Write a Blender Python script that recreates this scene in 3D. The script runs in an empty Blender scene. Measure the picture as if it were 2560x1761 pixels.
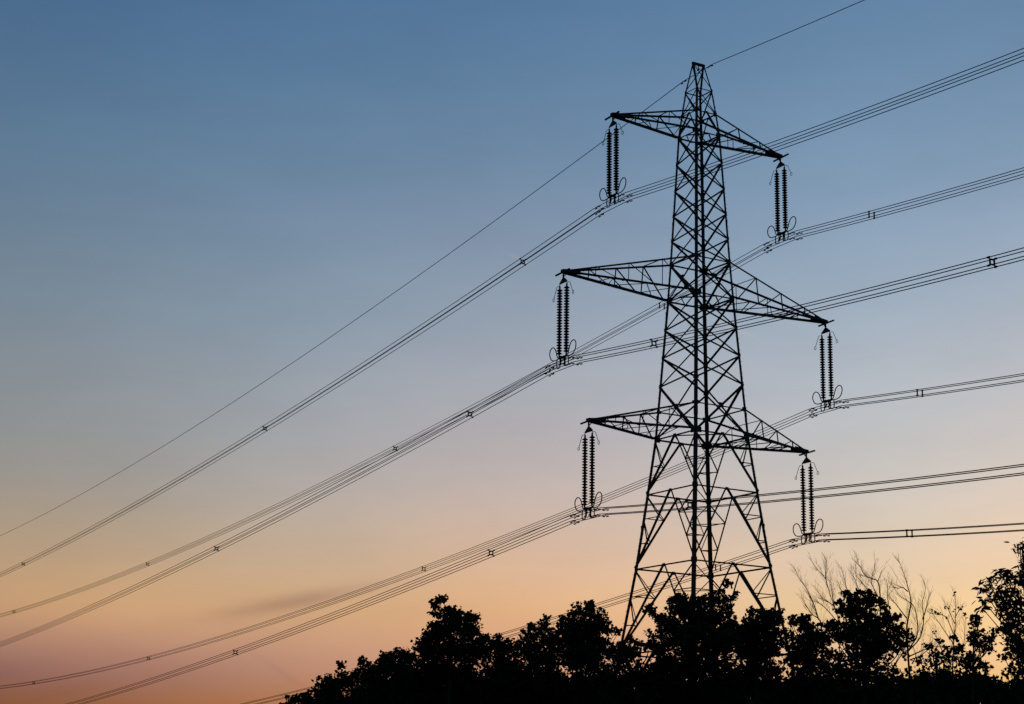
import bpy, math, random
import numpy as np
from mathutils import Vector, Matrix

S = bpy.context.scene
COL = S.collection
random.seed(7)
RNG = np.random.default_rng(7)

# ------------------------------------------------------------------ camera
YAW, PITCH, ROLL = 0.55656, 0.23976, 0.01608
cam = bpy.data.objects.new("camera", bpy.data.cameras.new("camera"))
COL.objects.link(cam)
cam.data.sensor_width = 36.0
cam.data.lens = 65.585
cam.data.clip_start = 0.1
cam.data.clip_end = 6000
_f = Vector((math.cos(PITCH) * math.sin(YAW), math.cos(PITCH) * math.cos(YAW), math.sin(PITCH)))
_r0 = Vector((math.cos(YAW), -math.sin(YAW), 0))
_u0 = _r0.cross(_f)
_r = math.cos(ROLL) * _r0 + math.sin(ROLL) * _u0
_u = -math.sin(ROLL) * _r0 + math.cos(ROLL) * _u0
_m = Matrix((_r, _u, -_f)).transposed().to_4x4()
_m.translation = Vector((-72.19, -92.935, 1.6))
cam.matrix_world = _m
S.camera = cam

# ------------------------------------------------------------------ dusk sky, weak last sun
SUN_EL, SUN_AZ = math.radians(0.3), YAW + math.radians(18.9)
world = bpy.data.worlds.new("World")
S.world = world
world.use_nodes = True
nt = world.node_tree
N, L = nt.nodes, nt.links
bg = N["Background"]
bg.inputs[1].default_value = 0.10
sky = N.new("ShaderNodeTexSky")
sky.sky_type = 'NISHITA'
sky.sun_disc = False
sky.sun_elevation = SUN_EL
sky.sun_rotation = SUN_AZ
sky.air_density, sky.dust_density, sky.ozone_density = 1.27, 1.54, 2.57

def wmath(op, a, b=None, c=None, clamp=False):
    n = N.new("ShaderNodeMath"); n.operation = op; n.use_clamp = clamp
    for i, v in enumerate((a, b, c)):
        if v is None: continue
        if isinstance(v, (int, float)): n.inputs[i].default_value = v
        else: L.new(v, n.inputs[i])
    return n.outputs[0]

def wmix(f, a, b, mode='MIX'):
    n = N.new("ShaderNodeMix"); n.data_type = 'RGBA'; n.blend_type = mode
    if isinstance(f, (int, float)): n.inputs[0].default_value = f
    else: L.new(f, n.inputs[0])
    for i, v in ((6, a), (7, b)):
        if isinstance(v, tuple): n.inputs[i].default_value = (*v, 1)
        else: L.new(v, n.inputs[i])
    return n.outputs[2]

# direction of the sky seen from the ground, turned so that x runs along the horizon to the right of the pylon
tc = N.new("ShaderNodeTexCoord")
vr = N.new("ShaderNodeVectorRotate"); vr.rotation_type = 'Z_AXIS'
vr.inputs['Angle'].default_value = YAW
L.new(tc.outputs['Generated'], vr.inputs['Vector'])
sx = N.new("ShaderNodeSeparateXYZ"); L.new(vr.outputs[0], sx.inputs[0])
AZ, ELV = sx.outputs[0], sx.outputs[2]
# colour of the dusk air by height above the horizon, on the left, in the middle and towards the sunset
LEVELS = (0.405, 0.323, 0.234, 0.168, 0.126, 0.095, 0.065)
AIR_LEFT = [[2.92, 3.83, 4.34], [3.99, 4.44, 4.44], [5.29, 4.83, 4.49], [5.81, 4.8, 4.44], [7.15, 5.22, 4.38], [7.55, 5.47, 5.23], [3.82, 3.02, 7.05]]
AIR_MID = [[3.1, 4.37, 4.73], [4.3, 4.95, 4.99], [5.63, 5.71, 5.53], [6.33, 5.85, 5.78], [6.62, 5.78, 5.43], [5.98, 5.27, 5.56], [4.5, 4.36, 8.76]]
AIR_RIGHT = [[3.44, 4.97, 5.19], [3.95, 5.62, 5.78], [4.41, 6.23, 6.5], [4.07, 6.04, 6.89], [3.81, 5.76, 7.03], [3.31, 5.52, 7.82], [2.49, 4.79, 13.08]]
ep = wmath('MULTIPLY_ADD', ELV, 1 / 0.40, -0.03 / 0.40, True)
def ramp(cols):
    n = N.new("ShaderNodeValToRGB"); cr = n.color_ramp; cr.interpolation = 'CARDINAL'
    pts = sorted(zip(LEVELS, cols))
    while len(cr.elements) < len(pts): cr.elements.new(0.5)
    for e, (z, c) in zip(cr.elements, pts):
        e.position = (z - 0.03) / 0.40
        e.color = (c[0] / 11, c[1] / 11, c[2] / 11, 1)
    L.new(ep, n.inputs[0])
    return n.outputs[0]
rl, rm, rr = ramp(AIR_LEFT), ramp(AIR_MID), ramp(AIR_RIGHT)
def smooth(v, a, b):
    n = N.new("ShaderNodeMapRange"); n.interpolation_type = 'SMOOTHSTEP'
    L.new(v, n.inputs[0]); n.inputs[1].default_value = a; n.inputs[2].default_value = b
    return n.outputs[0]
air = wmix(smooth(AZ, -0.06, 0.22), wmix(smooth(AZ, -0.27, -0.05), rl, rm), rr)
tint = wmix(1.0, sky.outputs[0], air, 'MULTIPLY')
# thin dusk cloud: long level streaks low on the left
cv = N.new("ShaderNodeCombineXYZ")
L.new(wmath('MULTIPLY', AZ, 5.0), cv.inputs[0]); L.new(wmath('MULTIPLY', sx.outputs[1], 3.0), cv.inputs[1])
L.new(wmath('ADD', wmath('MULTIPLY', ELV, 46.0), wmath('MULTIPLY', AZ, -9.0)), cv.inputs[2])
nz = N.new("ShaderNodeTexNoise"); nz.inputs['Scale'].default_value = 1.0; nz.inputs['Detail'].default_value = 5
nz.inputs['Roughness'].default_value = 0.5
L.new(cv.outputs[0], nz.inputs['Vector'])
low = wmath("SUBTRACT", 1.0, smooth(ELV, 0.048, 0.084))
streak = wmath('MULTIPLY', smooth(nz.outputs['Fac'], 0.48, 0.74), wmath('MULTIPLY', low, wmath('MULTIPLY_ADD', smooth(AZ, -0.1, 0.2), -0.75, 1.0)))
def wisp(a0, e0, wa, we, tilt):
    dx = wmath('MULTIPLY', wmath('SUBTRACT', AZ, a0), 1 / wa)
    dy = wmath('MULTIPLY', wmath('SUBTRACT', wmath('SUBTRACT', ELV, e0), wmath('MULTIPLY', wmath('SUBTRACT', AZ, a0), tilt)), 1 / we)
    d = wmath('ADD', wmath('MULTIPLY', dx, dx), wmath('MULTIPLY', dy, dy))
    return wmath('EXPONENT', wmath('MULTIPLY', d, -1.0))
w1 = wmath('MULTIPLY', wisp(-0.112, 0.1040, 0.042, 0.0048, 0.2), wmath('MULTIPLY_ADD', nz.outputs['Fac'], 1.6, -0.1))
w2 = wmath('MULTIPLY', wisp(-0.117, 0.0665, 0.017, 0.0022, -0.62), 0.13)
cl = wmath('ADD', wmath("MULTIPLY", streak, 0.60), wmath('ADD', wmath('MULTIPLY', w1, 0.75), w2), clamp=True)
dusk = wmix(cl, tint, wmix(1.0, tint, (0.60, 0.54, 0.68), 'MULTIPLY'))
# two scraps of vapour trail catching the last light, and slow unevenness of the haze
vt = wmath('ADD', wmath('MULTIPLY', wisp(0.0035, 0.2855, 0.006, 0.0009, -0.40), 0.7), wmath('MULTIPLY', wisp(0.117, 0.2500, 0.011, 0.0009, -0.42), 0.6), clamp=True)
hv = N.new("ShaderNodeCombineXYZ")
L.new(wmath('MULTIPLY', AZ, 7.0), hv.inputs[0]); L.new(wmath('MULTIPLY', sx.outputs[1], 4.0), hv.inputs[1]); L.new(wmath('MULTIPLY', ELV, 22.0), hv.inputs[2])
hz = N.new("ShaderNodeTexNoise"); hz.inputs['Scale'].default_value = 1.3; hz.inputs['Detail'].default_value = 7; hz.inputs['Roughness'].default_value = 0.62
L.new(hv.outputs[0], hz.inputs['Vector'])
hm = wmath('MULTIPLY_ADD', wmath('SUBTRACT', hz.outputs['Fac'], 0.5), 0.22, 1.0)
hc = N.new("ShaderNodeCombineColor")
for i, k in enumerate((1.0, 0.96, 0.90)):
    L.new(wmath('MULTIPLY_ADD', wmath('SUBTRACT', hm, 1.0), k, 1.0), hc.inputs[i])
dusk = wmix(1.0, dusk, hc.outputs[0], 'MULTIPLY')
dusk = wmix(vt, dusk, wmix(1.0, dusk, (1.30, 1.12, 1.02), 'MULTIPLY'))
L.new(dusk, bg.inputs[0])

sun = bpy.data.objects.new("sun", bpy.data.lights.new("sun", 'SUN'))
COL.objects.link(sun)
sun.data.energy = 0.01
sun.data.angle = math.radians(0.5)
sun.data.color = (1.0, 0.62, 0.35)
_sd = Vector((math.cos(SUN_EL) * math.sin(SUN_AZ), math.cos(SUN_EL) * math.cos(SUN_AZ), math.sin(SUN_EL)))
sun.rotation_euler = (-_sd).to_track_quat('-Z', 'Y').to_euler()

vs = S.view_settings
vs.view_transform = 'Standard'
try: vs.look = 'None'
except Exception: pass
vs.gamma = 1.0
vs.use_curve_mapping = False
vs.exposure = 3.46
S.render.engine = 'CYCLES'

# ------------------------------------------------------------------ materials
def mat(name, base, rough=0.6, metal=0.0, var=0.25, scale=3.0, island=False, spec=0.3):
    m = bpy.data.materials.new(name); m.use_nodes = True
    n, l = m.node_tree.nodes, m.node_tree.links
    b = n["Principled BSDF"]
    b.inputs['Roughness'].default_value = rough
    b.inputs['Metallic'].default_value = metal
    b.inputs['Specular IOR Level'].default_value = spec
    r = n.new("ShaderNodeValToRGB")
    lo = [c * (1 - var) for c in base]; hi = [c * (1 + var) for c in base]
    r.color_ramp.elements[0].color = (*lo, 1); r.color_ramp.elements[1].color = (*hi, 1)
    r.color_ramp.elements[0].position = 0.3; r.color_ramp.elements[1].position = 0.7
    if island:
        g = n.new("ShaderNodeNewGeometry"); l.new(g.outputs['Random Per Island'], r.inputs[0])
    else:
        t = n.new("ShaderNodeTexCoord"); z = n.new("ShaderNodeTexNoise")
        z.inputs['Scale'].default_value = scale; z.inputs['Detail'].default_value = 6
        l.new(t.outputs['Object'], z.inputs['Vector']); l.new(z.outputs['Fac'], r.inputs[0])
    l.new(r.outputs[0], b.inputs['Base Color'])
    return m

M = dict(
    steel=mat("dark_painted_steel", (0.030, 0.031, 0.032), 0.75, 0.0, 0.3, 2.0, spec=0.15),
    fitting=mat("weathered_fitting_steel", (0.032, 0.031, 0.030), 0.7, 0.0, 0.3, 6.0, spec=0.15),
    glaze=mat("brown_glazed_porcelain", (0.022, 0.015, 0.012), 0.45, 0.0, 0.3, 8.0, spec=0.2),
    wire=mat("weathered_aluminium_wire", (0.06, 0.06, 0.06), 0.7, 0.0, 0.25, 0.5, spec=0.15),
    concrete=mat("footing_concrete", (0.25, 0.24, 0.22), 0.9, 0, 0.2, 4.0),
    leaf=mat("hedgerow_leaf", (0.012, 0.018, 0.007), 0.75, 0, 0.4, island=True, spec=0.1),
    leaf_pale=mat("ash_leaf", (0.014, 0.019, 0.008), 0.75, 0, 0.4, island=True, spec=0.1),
    bark=mat("grey_brown_bark", (0.028, 0.022, 0.017), 0.9, 0, 0.35, 9.0, spec=0.1),
    twig=mat("bare_twig_bark", (0.012, 0.009, 0.007), 0.9, 0, 0.35, 5.0, spec=0.1),
    grass=mat("rough_pasture", (0.028, 0.038, 0.014), 0.95, 0, 0.45, 1.2, spec=0.1),
)

# ------------------------------------------------------------------ mesh helpers
class MB:
    """collects vertices and faces, linked as one mesh object"""
    def __init__(s): s.v = []; s.f = []
    def add(s, vs, fs):
        o = len(s.v); s.v += [tuple(p) for p in vs]; s.f += [tuple(i + o for i in f) for f in fs]
    def box(s, c, hx, hy, hz, X=Vector((1, 0, 0)), Y=Vector((0, 1, 0)), Z=Vector((0, 0, 1))):
        c = Vector(c)
        vs = [c + X * (hx * i) + Y * (hy * j) + Z * (hz * k) for k in (-1, 1) for j in (-1, 1) for i in (-1, 1)]
        s.add(vs, [(0, 2, 3, 1), (4, 5, 7, 6), (0, 1, 5, 4), (2, 6, 7, 3), (0, 4, 6, 2), (1, 3, 7, 5)])
    def bar(s, a, b, w, h, up=Vector((0, 0, 1))):
        a, b = Vector(a), Vector(b); d = (b - a).normalized()
        x = d.cross(up)
        if x.length < 1e-4: x = d.cross(Vector((1, 0, 0)))
        x.normalize(); y = d.cross(x)
        s.box((a + b) / 2, w / 2, h / 2, (b - a).length / 2, x, y, d)
    def angle(s, a, b, w, n1, n2, t=0.012):
        """steel angle section: two flanges of width w along n1 and n2 from the heel line a-b"""
        a, b = Vector(a), Vector(b); d = (b - a).normalized()
        n1 = Vector(n1); n1 = (n1 - d * n1.dot(d)).normalized()
        n2 = Vector(n2); n2 = (n2 - d * n2.dot(d)); n2 = (n2 - n1 * n2.dot(n1)).normalized()
        prof = [(0, 0), (w, 0), (w, t), (t, t), (t, w), (0, w)]
        vs = [p + n1 * i + n2 * j for p in (a, b) for i, j in prof]
        s.add(vs, [(i, (i + 1) % 6, 6 + (i + 1) % 6, 6 + i) for i in range(6)] + [(5, 4, 3, 2, 1, 0), (6, 7, 8, 9, 10, 11)])
    def tube(s, pts, r, n=6, closed=False, r2=None):
        pts = [Vector(p) for p in pts]; k = len(pts); vs = []
        up = None
        for i, p in enumerate(pts):
            q = pts[(i + 1) % k] if (closed or i < k - 1) else p
            o = pts[i - 1] if (closed or i > 0) else p
            d = (q - o).normalized()
            if up is None:
                up = Vector((0, 0, 1)) if abs(d.z) < 0.9 else Vector((1, 0, 0))
            x = up - d * up.dot(d)
            if x.length < 1e-5: x = Vector((d.y, -d.x, 0.3))
            x.normalize(); up = x; y = d.cross(x)
            rr = r if r2 is None else r + (r2 - r) * i / max(1, k - 1)
            for j in range(n):
                a = 2 * math.pi * j / n
                vs.append(p + x * (rr * math.cos(a)) + y * (rr * math.sin(a)))
        fs = []
        for i in range(k if closed else k - 1):
            for j in range(n):
                fs.append((i * n + j, i * n + (j + 1) % n, ((i + 1) % k) * n + (j + 1) % n, ((i + 1) % k) * n + j))
        if not closed:
            fs.append(tuple(range(n - 1, -1, -1))); fs.append(tuple((k - 1) * n + j for j in range(n)))
        s.add(vs, fs)
    def lathe(s, prof, n=16, c=(0, 0, 0)):
        c = Vector(c); vs = []; fs = []
        for r, z in prof:
            for j in range(n):
                a = 2 * math.pi * j / n; vs.append(c + Vector((r * math.cos(a), r * math.sin(a), z)))
        for i in range(len(prof) - 1):
            for j in range(n):
                fs.append((i * n + j, i * n + (j + 1) % n, (i + 1) * n + (j + 1) % n, (i + 1) * n + j))
        fs.append(tuple(range(n - 1, -1, -1))); fs.append(tuple((len(prof) - 1) * n + j for j in range(n)))
        s.add(vs, fs)
    def build(s, name, m, parent=None, loc=None, smooth=False):
        me = bpy.data.meshes.new(name); me.from_pydata(s.v, [], s.f); me.update()
        if smooth: me.polygons.foreach_set('use_smooth', [True] * len(me.polygons))
        me.materials.append(m)
        o = bpy.data.objects.new(name, me); COL.objects.link(o)
        if parent: o.parent = parent
        if loc is not None: o.location = loc
        return o

def tag(o, label, cat, group=None, kind=None):
    o['label'] = label
    if cat: o['category'] = cat
    if group: o['group'] = group
    if kind: o['kind'] = kind
    return o

def empty(name, loc=(0, 0, 0), rz=0.0):
    o = bpy.data.objects.new(name, None); COL.objects.link(o)
    o.location = loc; o.rotation_euler = (0, 0, rz); o.empty_display_size = 0.3
    return o

def copy_tree(o, parent=None):
    c = o.copy(); COL.objects.link(c)
    if parent: c.parent = parent
    for ch in list(o.children): copy_tree(ch, c)
    return c
V = Vector

# ------------------------------------------------------------------ ground
g = MB(); n = 60; R = 2500.0
def gh(x, y):
    return 0.25 * math.sin(x * 0.021 + 1) * math.cos(y * 0.017) * min(1, max(0, (math.hypot(x + 72, y + 93) - 10) / 60)) * (1 if math.hypot(x, y) > 12 else 0)
xs = [math.copysign(abs(i / n) ** 2.2 * R, i) for i in range(-n, n + 1)]
g.add([(x, y, gh(x, y)) for y in xs for x in xs],
      [(j * (2 * n + 1) + i, j * (2 * n + 1) + i + 1, (j + 1) * (2 * n + 1) + i + 1, (j + 1) * (2 * n + 1) + i) for j in range(2 * n) for i in range(2 * n)])
ground = g.build("ground", M['grass'], smooth=True)
tag(ground, "rough dark pasture under the pylon and the hedge", None, kind='structure')

# ------------------------------------------------------------------ the pylon
# heights and half widths of the lattice body (arms along x, line along y)
LV = [('top', 48.334, .644), ('tu', 46.661, .837), ('tl', 45.143, .999), ('n1', 43.27, 1.087), ('n2', 41.44, 1.173), ('n3', 39.71, 1.254),
      ('n4', 37.98, 1.335), ('mu', 36.388, 1.410), ('ml', 33.913, 1.546), ('n5', 31.97, 1.671), ('n6', 30.12, 1.791),
      ('n7', 28.22, 1.913), ('bu', 26.548, 2.021), ('bl', 24.752, 2.138), ('r1', 21.203, 2.513), ('r2', 16.455, 3.042),
      ('r3', 11.09, 3.80), ('r4', 5.6, 4.55), ('base', 0.35, 5.27)]
Z = {k: z for k, z, w in LV}; HW = {k: w for k, z, w in LV}
def hw(z):
    a = sorted((zz, w) for _, zz, w in LV)
    return float(np.interp(z, [i for i, _ in a], [j for _, j in a]))
def corner(sx, sy, z):
    w = hw(z); return V((sx * w, sy * w, z))
CORN = [(-1, 1), (-1, -1), (1, -1), (1, 1)]          # going round the body
FACES = [(CORN[i], CORN[(i + 1) % 4]) for i in range(4)]
def fnorm(a, b): return V(((a[0] + b[0]) / 2, (a[1] + b[1]) / 2, 0)).normalized()

pylon = tag(empty("electricity_pylon"), "tall dark lattice steel electricity pylon with six arms standing behind the hedge", "pylon")
ST = M['steel']
def member(name, a, b, w, fn, off=0.0, parent=None, flip=1):
    """one brace lying in a face with outward normal fn"""
    fn = V(fn); a, b = V(a) + fn * off, V(b) + fn * off
    d = (b - a).normalized(); s = d.cross(fn) * flip
    m = MB(); m.angle(a, b, w, s, -fn, 0.011)
    return m.build(name, ST, parent or pylon)

# legs, with step bolts up two of them
for sx, sy in CORN:
    m = MB()
    segs = [('base', 'r1', .205), ('r1', 'bl', .195), ('bl', 'ml', .175), ('ml', 'tl', .15), ('tl', 'tu', .13), ('tu', 'top', .115)]
    for a, b, w in segs:
        ks = [k for k, z, _ in LV if Z[a] <= z <= Z[b]]; ks = sorted(ks, key=lambda k: Z[k])
        for p, q in zip(ks, ks[1:]):
            m.angle(corner(sx, sy, Z[p]), corner(sx, sy, Z[q]), w, (-sx, 0, 0), (0, -sy, 0), 0.018)
    if (sx, sy) in ((-1, 1), (1, -1)):
        z = 3.5; i = 0
        while z < 48:
            c = corner(sx, sy, z)
            d = V((sx, 0, 0)) if i % 2 else V((0, sy, 0))
            c2 = c - (V((0, sy * .06, 0)) if i % 2 else V((sx * .06, 0, 0)))
            m.tube([c2 - d * .02, c2 + d * .13], .011, 5)
            z += 0.38; i += 1
    # splice plates
    for z, w in ((8.2, .2), (18.9, .2), (26.0, .19), (32.9, .17), (39.0, .15)):
        c = corner(sx, sy, z)
        m.box(c + V((-sx * w / 2, sy * .008, 0)), w / 2 - .01, .008, .28)
        m.box(c + V((sx * .008, -sy * w / 2, 0)), .008, w / 2 - .01, .28)
    m.build("leg", ST, pylon)
    f = MB(); c = corner(sx, sy, .35)
    f.lathe([(.62, -.6), (.60, .12), (.45, .26), (.32, .38), (.28, .42)], 18, (c.x, c.y, 0))
    f.build("footing", M['concrete'], pylon)

# X-braced panels on every face
XP = [('top', 'tu', .065), ('tl', 'n1', .10), ('n1', 'n2', .10), ('n2', 'n3', .10), ('n3', 'n4', .10), ('n4', 'mu', .10),
      ('mu', 'ml', .115), ('ml', 'n5', .105), ('n5', 'n6', .105), ('n6', 'n7', .105), ('n7', 'bl', .125)]
for hi, lo, w in XP:
    for a, b in FACES:
        fn = fnorm(a, b)
        member("diagonal_brace", corner(*a, Z[hi]), corner(*b, Z[lo]), w, fn, .010)
        member("diagonal_brace", corner(*b, Z[hi]), corner(*a, Z[lo]), w, fn, -.016, flip=-1)
# horizontal rings
for k, w in (('tu', .075), ('tl', .085), ('mu', .085), ('ml', .095), ('bu', .075), ('bl', .10), ('r1', .09), ('r2', .095), ('r3', .095), ('top', .06)):
    for a, b in FACES:
        member("horizontal_brace", corner(*a, Z[k]), corner(*b, Z[k]), w, fnorm(a, b), -.03)
# plan bracing across the body at arm level
for k in ('tl', 'ml', 'bl'):
    z = Z[k] - .06; mid = []
    for a, b in FACES: mid.append((corner(*a, z) + corner(*b, z)) / 2)
    for i in range(4):
        m = MB(); m.angle(mid[i], mid[(i + 1) % 4], .07, (0, 0, -1), (mid[i] + mid[(i + 1) % 4]), .009)
        m.build("plan_brace", ST, pylon)
# chevron panels: from the middle of a horizontal down to both legs
for hi, lo, w, nred in (('tu', 'tl', .09, 0), ('bl', 'r1', .112, 1), ('r1', 'r2', .112, 2), ('r2', 'r3', .112, 2), ('r3', 'r4', .115, 2)):
    for a, b in FACES:
        fn = fnorm(a, b); top = (corner(*a, Z[hi]) + corner(*b, Z[hi])) / 2
        for e, fl in ((a, 1), (b, -1)):
            bot = corner(*e, Z[lo])
            member("chevron_brace", top, bot, w, fn, .004 * fl, flip=fl)
            prev = corner(*e, Z[hi] - .12)
            for i in range(nred):
                t = (i + 1) / (nred + 1)
                q = top.lerp(bot, t); z = Z[hi] + (Z[lo] - Z[hi]) * t
                lg = corner(*e, z)
                member("secondary_brace", lg, q, .058, fn, -.03)
                member("secondary_brace", prev, q, .062, fn, -.045)
                prev = lg
for a, b in FACES:
    fn = fnorm(a, b)
    member("horizontal_brace", corner(*a, Z['r4']), corner(*b, Z['r4']), .095, fn, -.03)
    top = (corner(*a, Z['r4']) + corner(*b, Z['r4'])) / 2
    for e, fl in ((a, 1), (b, -1)):
        member("chevron_brace", top, corner(*e, Z['base']), .11, fn, .004 * fl, flip=fl)
# inner hip braces tying the chevrons of neighbouring faces
for hi, lo, fr in (('bl', 'r1', (.5,)), ('r1', 'r2', (1 / 3, 2 / 3)), ('r2', 'r3', (1 / 3, 2 / 3))):
    for i in range(4):
        e = CORN[i]; pa = CORN[i - 1]; nb = CORN[(i + 1) % 4]
        ta = (corner(*pa, Z[hi]) + corner(*e, Z[hi])) / 2; tb = (corner(*e, Z[hi]) + corner(*nb, Z[hi])) / 2; bot = corner(*e, Z[lo])
        for t in fr:
            m = MB(); m.angle(ta.lerp(bot, t), tb.lerp(bot, t), .05, (0, 0, -1), (-e[0], -e[1], 0), .008)
            m.build("hip_brace", ST, pylon)
# gusset plates at the joints
for k, hx, hz in (('tu', .20, .13), ('tl', .24, .18), ('mu', .24, .17), ('ml', .27, .22), ('bu', .22, .14), ('bl', .30, .24), ('r1', .15, .20), ('r2', .16, .22), ('r3', .16, .22),
                  ('n1', .12, .12), ('n2', .12, .12), ('n3', .12, .12), ('n4', .12, .12), ('n5', .13, .13), ('n6', .13, .13), ('n7', .15, .15)):
    for sx, sy in CORN:
        m = MB(); c = corner(sx, sy, Z[k])
        m.box(c + V((-sx * hx * .75, sy * .024, 0)), hx * .75, .007, hz * .75)
        m.box(c + V((sx * .024, -sy * hx * .75, 0)), .007, hx * .75, hz * .75)
        m.build("gusset_plate", ST, pylon)
for k1, k2 in (('mu', 'ml'), ('n7', 'bl')):
    for a, b in FACES:
        # crossing point of the two diagonals
        wa, wb = HW[k1], HW[k2]; t = wa / (wa + wb); z = Z[k1] + (Z[k2] - Z[k1]) * t
        fn = fnorm(a, b); c = (corner(*a, z) + corner(*b, z)) / 2 + fn * .03
        m = MB(); m.box(c, .18, .008, .15, V((-fn.y, fn.x, 0)), fn); m.build("gusset_plate", ST, pylon)
for k, hx, hz in (('tu', .12, .10), ('bl', .18, .15), ('r1', .15, .14), ('r2', .15, .15), ('r3', .15, .15)):
    for a, b in FACES:
        fn = fnorm(a, b); c = (corner(*a, Z[k]) + corner(*b, Z[k])) / 2 + fn * .03 - V((0, 0, hz * .4))
        m = MB(); m.box(c, hx * .7, .008, hz * .7, V((-fn.y, fn.x, 0)), fn); m.build("gusset_plate", ST, pylon)

# the peak: four legs drawn in to a ridge beam along the arms
ZP, XPK = 50.31, .466
for s in (-1, 1):
    tip = V((s * XPK, 0, ZP))
    for sy in (-1, 1):
        m = MB(); m.angle(corner(s, sy, Z['top']), tip + V((0, sy * .05, 0)), .10, (-s, 0, 0), (0, -sy, 0), .014)
        m.build("peak_leg", ST, pylon)
for sy in (-1, 1):
    for s in (-1, 1):
        m = MB(); m.angle(corner(s, sy, Z['top']), V((-s * XPK * .96, sy * .06, ZP - .14)), .055, (0, 0, 1), (0, sy, 0), .009)
        m.build("diagonal_brace", ST, pylon)
m = MB(); m.bar((-XPK - .04, 0, ZP - .02), (XPK + .04, 0, ZP - .02), .16, .15); m.bar((0, 0, ZP - .05), (0, 0, ZP - .30), .05, .05)
m.build("ridge_beam", ST, pylon)

# cross arms
ARMS = {'top': ('tu', 'tl', 44.801, 6.988, (1 / 3, 2 / 3)), 'middle': ('mu', 'ml', 33.664, 10.7, (.23, .48, .74)), 'bottom': ('bu', 'bl', 24.472, 8.731, (.24, .50, .75))}
for nm, (ku, kl, zh, xt, ts) in ARMS.items():
    for s in (-1, 1):
        zl_tip = zh + .30                                   # lower chord heel at the tip
        arm = MB()
        tipl = {sy: V((s * (xt - .05), sy * .10, zl_tip)) for sy in (-1, 1)}
        tipu = {sy: V((s * (xt - .10), sy * .10, zl_tip + .17)) for sy in (-1, 1)}
        lo = {sy: corner(s, sy, Z[kl]) for sy in (-1, 1)}
        up = {sy: corner(s, sy, Z[ku]) for sy in (-1, 1)}
        def PL(sy, t): return tipl[sy].lerp(lo[sy], t)
        def PU(sy, t): return tipu[sy].lerp(up[sy], t)
        def web(a, b, w, sy): arm.angle(a, b, w, (s, 0, 0), (0, -sy, 0), .008)
        for sy in (-1, 1):
            for i, t in enumerate(ts):
                web(PL(sy, t), PU(sy, t), .058, sy)
                t2 = ts[i + 1] - .04 if i + 1 < len(ts) else .97
                web(PU(sy, t), PL(sy, t2), .07 if i else .058, sy)
        k = len(ts)
        zig = [(1, .31, .34), (1, .42, .36), (1, .57, .36), (1, .44, .62), (1, .85, .62), (1, .71, .84), (1, .995, .84)] if k == 3 else \
              [(1, .36, .42), (1, .60, .42), (1, .60, .80), (1, .93, .80)]
        for _, a, b in zig:
            arm.angle(PL(1, a) + V((0, 0, .01)), PL(-1, b) + V((0, 0, .01)), .05, (s, 0, 0), (0, 0, 1), .008)
        for t in ts[-1:]:
            arm.angle(PU(1, t), PU(-1, t), .05, (s, 0, 0), (0, 0, -1), .008)
        ao = arm.build("cross_arm", ST, pylon)
        for sy in (-1, 1):
            c = MB(); c.angle(tipl[sy], lo[sy], .15, (0, 0, 1), (0, sy, 0), .014); c.build("lower_chord", ST, ao)
            c = MB(); c.angle(tipu[sy], up[sy], .115, (0, 0, -1), (0, -sy, 0), .012); c.build("upper_chord", ST, ao)
        # plates closing the tip, hanger, and the bar across the end
        p = MB()
        for sy in (-1, 1):
            p.add([V((s * (xt + .10), sy * .115, zl_tip - .03)), V((s * (xt + .10), sy * .115, zl_tip + .20)), V((s * (xt - 1.15), sy * (.21), zl_tip + .31)), V((s * (xt - 1.15), sy * .21, zl_tip - .01)),
                   V((s * (xt + .10), sy * .127, zl_tip - .03)), V((s * (xt + .10), sy * .127, zl_tip + .20)), V((s * (xt - 1.15), sy * (.222), zl_tip + .31)), V((s * (xt - 1.15), sy * .222, zl_tip - .01))],
                  [(0, 1, 2, 3), (7, 6, 5, 4), (0, 4, 5, 1), (1, 5, 6, 2), (2, 6, 7, 3), (3, 7, 4, 0)])
        p.box((s * (xt + .02), 0, zl_tip + .08), .12, .11, .10)
        p.box((s * (xt - .5), 0, zl_tip + .02), .03, .16, .05)
        p.build("tip_plate", ST, ao)
        b = MB(); b.bar((s * (xt + .06), -.78, zl_tip + .05), (s * (xt + .06), .78, zl_tip - .03), .09, .09)
        b.build("tip_bar", ST, ao)
        h = MB(); h.bar((s * xt, 0, zl_tip), (s * xt, 0, zh - .02), .07, .09); h.bar((s * (xt - .28), 0, zl_tip), (s * xt, 0, zh + .02), .05, .05)
        h.build("hanger", ST, ao)

# ------------------------------------------------------------------ insulator sets
LINE_AZ = -0.047        # the line turns a little from the arms' normal
DISC = MB()
DISC.lathe([(.040, .108), (.074, .10), (.078, .055), (.098, .045), (.160, .020), (.182, -.002), (.178, -.022), (.135, -.024), (.128, -.048), (.108, -.048), (.100, -.026), (.074, -.028), (.06, -.06), (.04, -.068)], 18)
def smooth_bend(pts, n=6):
    """Catmull-Rom through the points"""
    P = [V(p) for p in pts]; P = [P[0] * 2 - P[1]] + P + [P[-1] * 2 - P[-2]]; out = []
    for i in range(1, len(P) - 2):
        for k in range(n):
            t = k / n; a, b, c, d = P[i - 1:i + 3]
            out.append(.5 * ((2 * b) + (c - a) * t + (2 * a - 5 * b + 4 * c - d) * t * t + (3 * b - a - 3 * c + d) * t ** 3))
    return out + [P[-2]]
HALF = .42; DROP = 5.1; HX, HZ = .21, .19      # string spacing, drop, half spacing of the four wires
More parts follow.
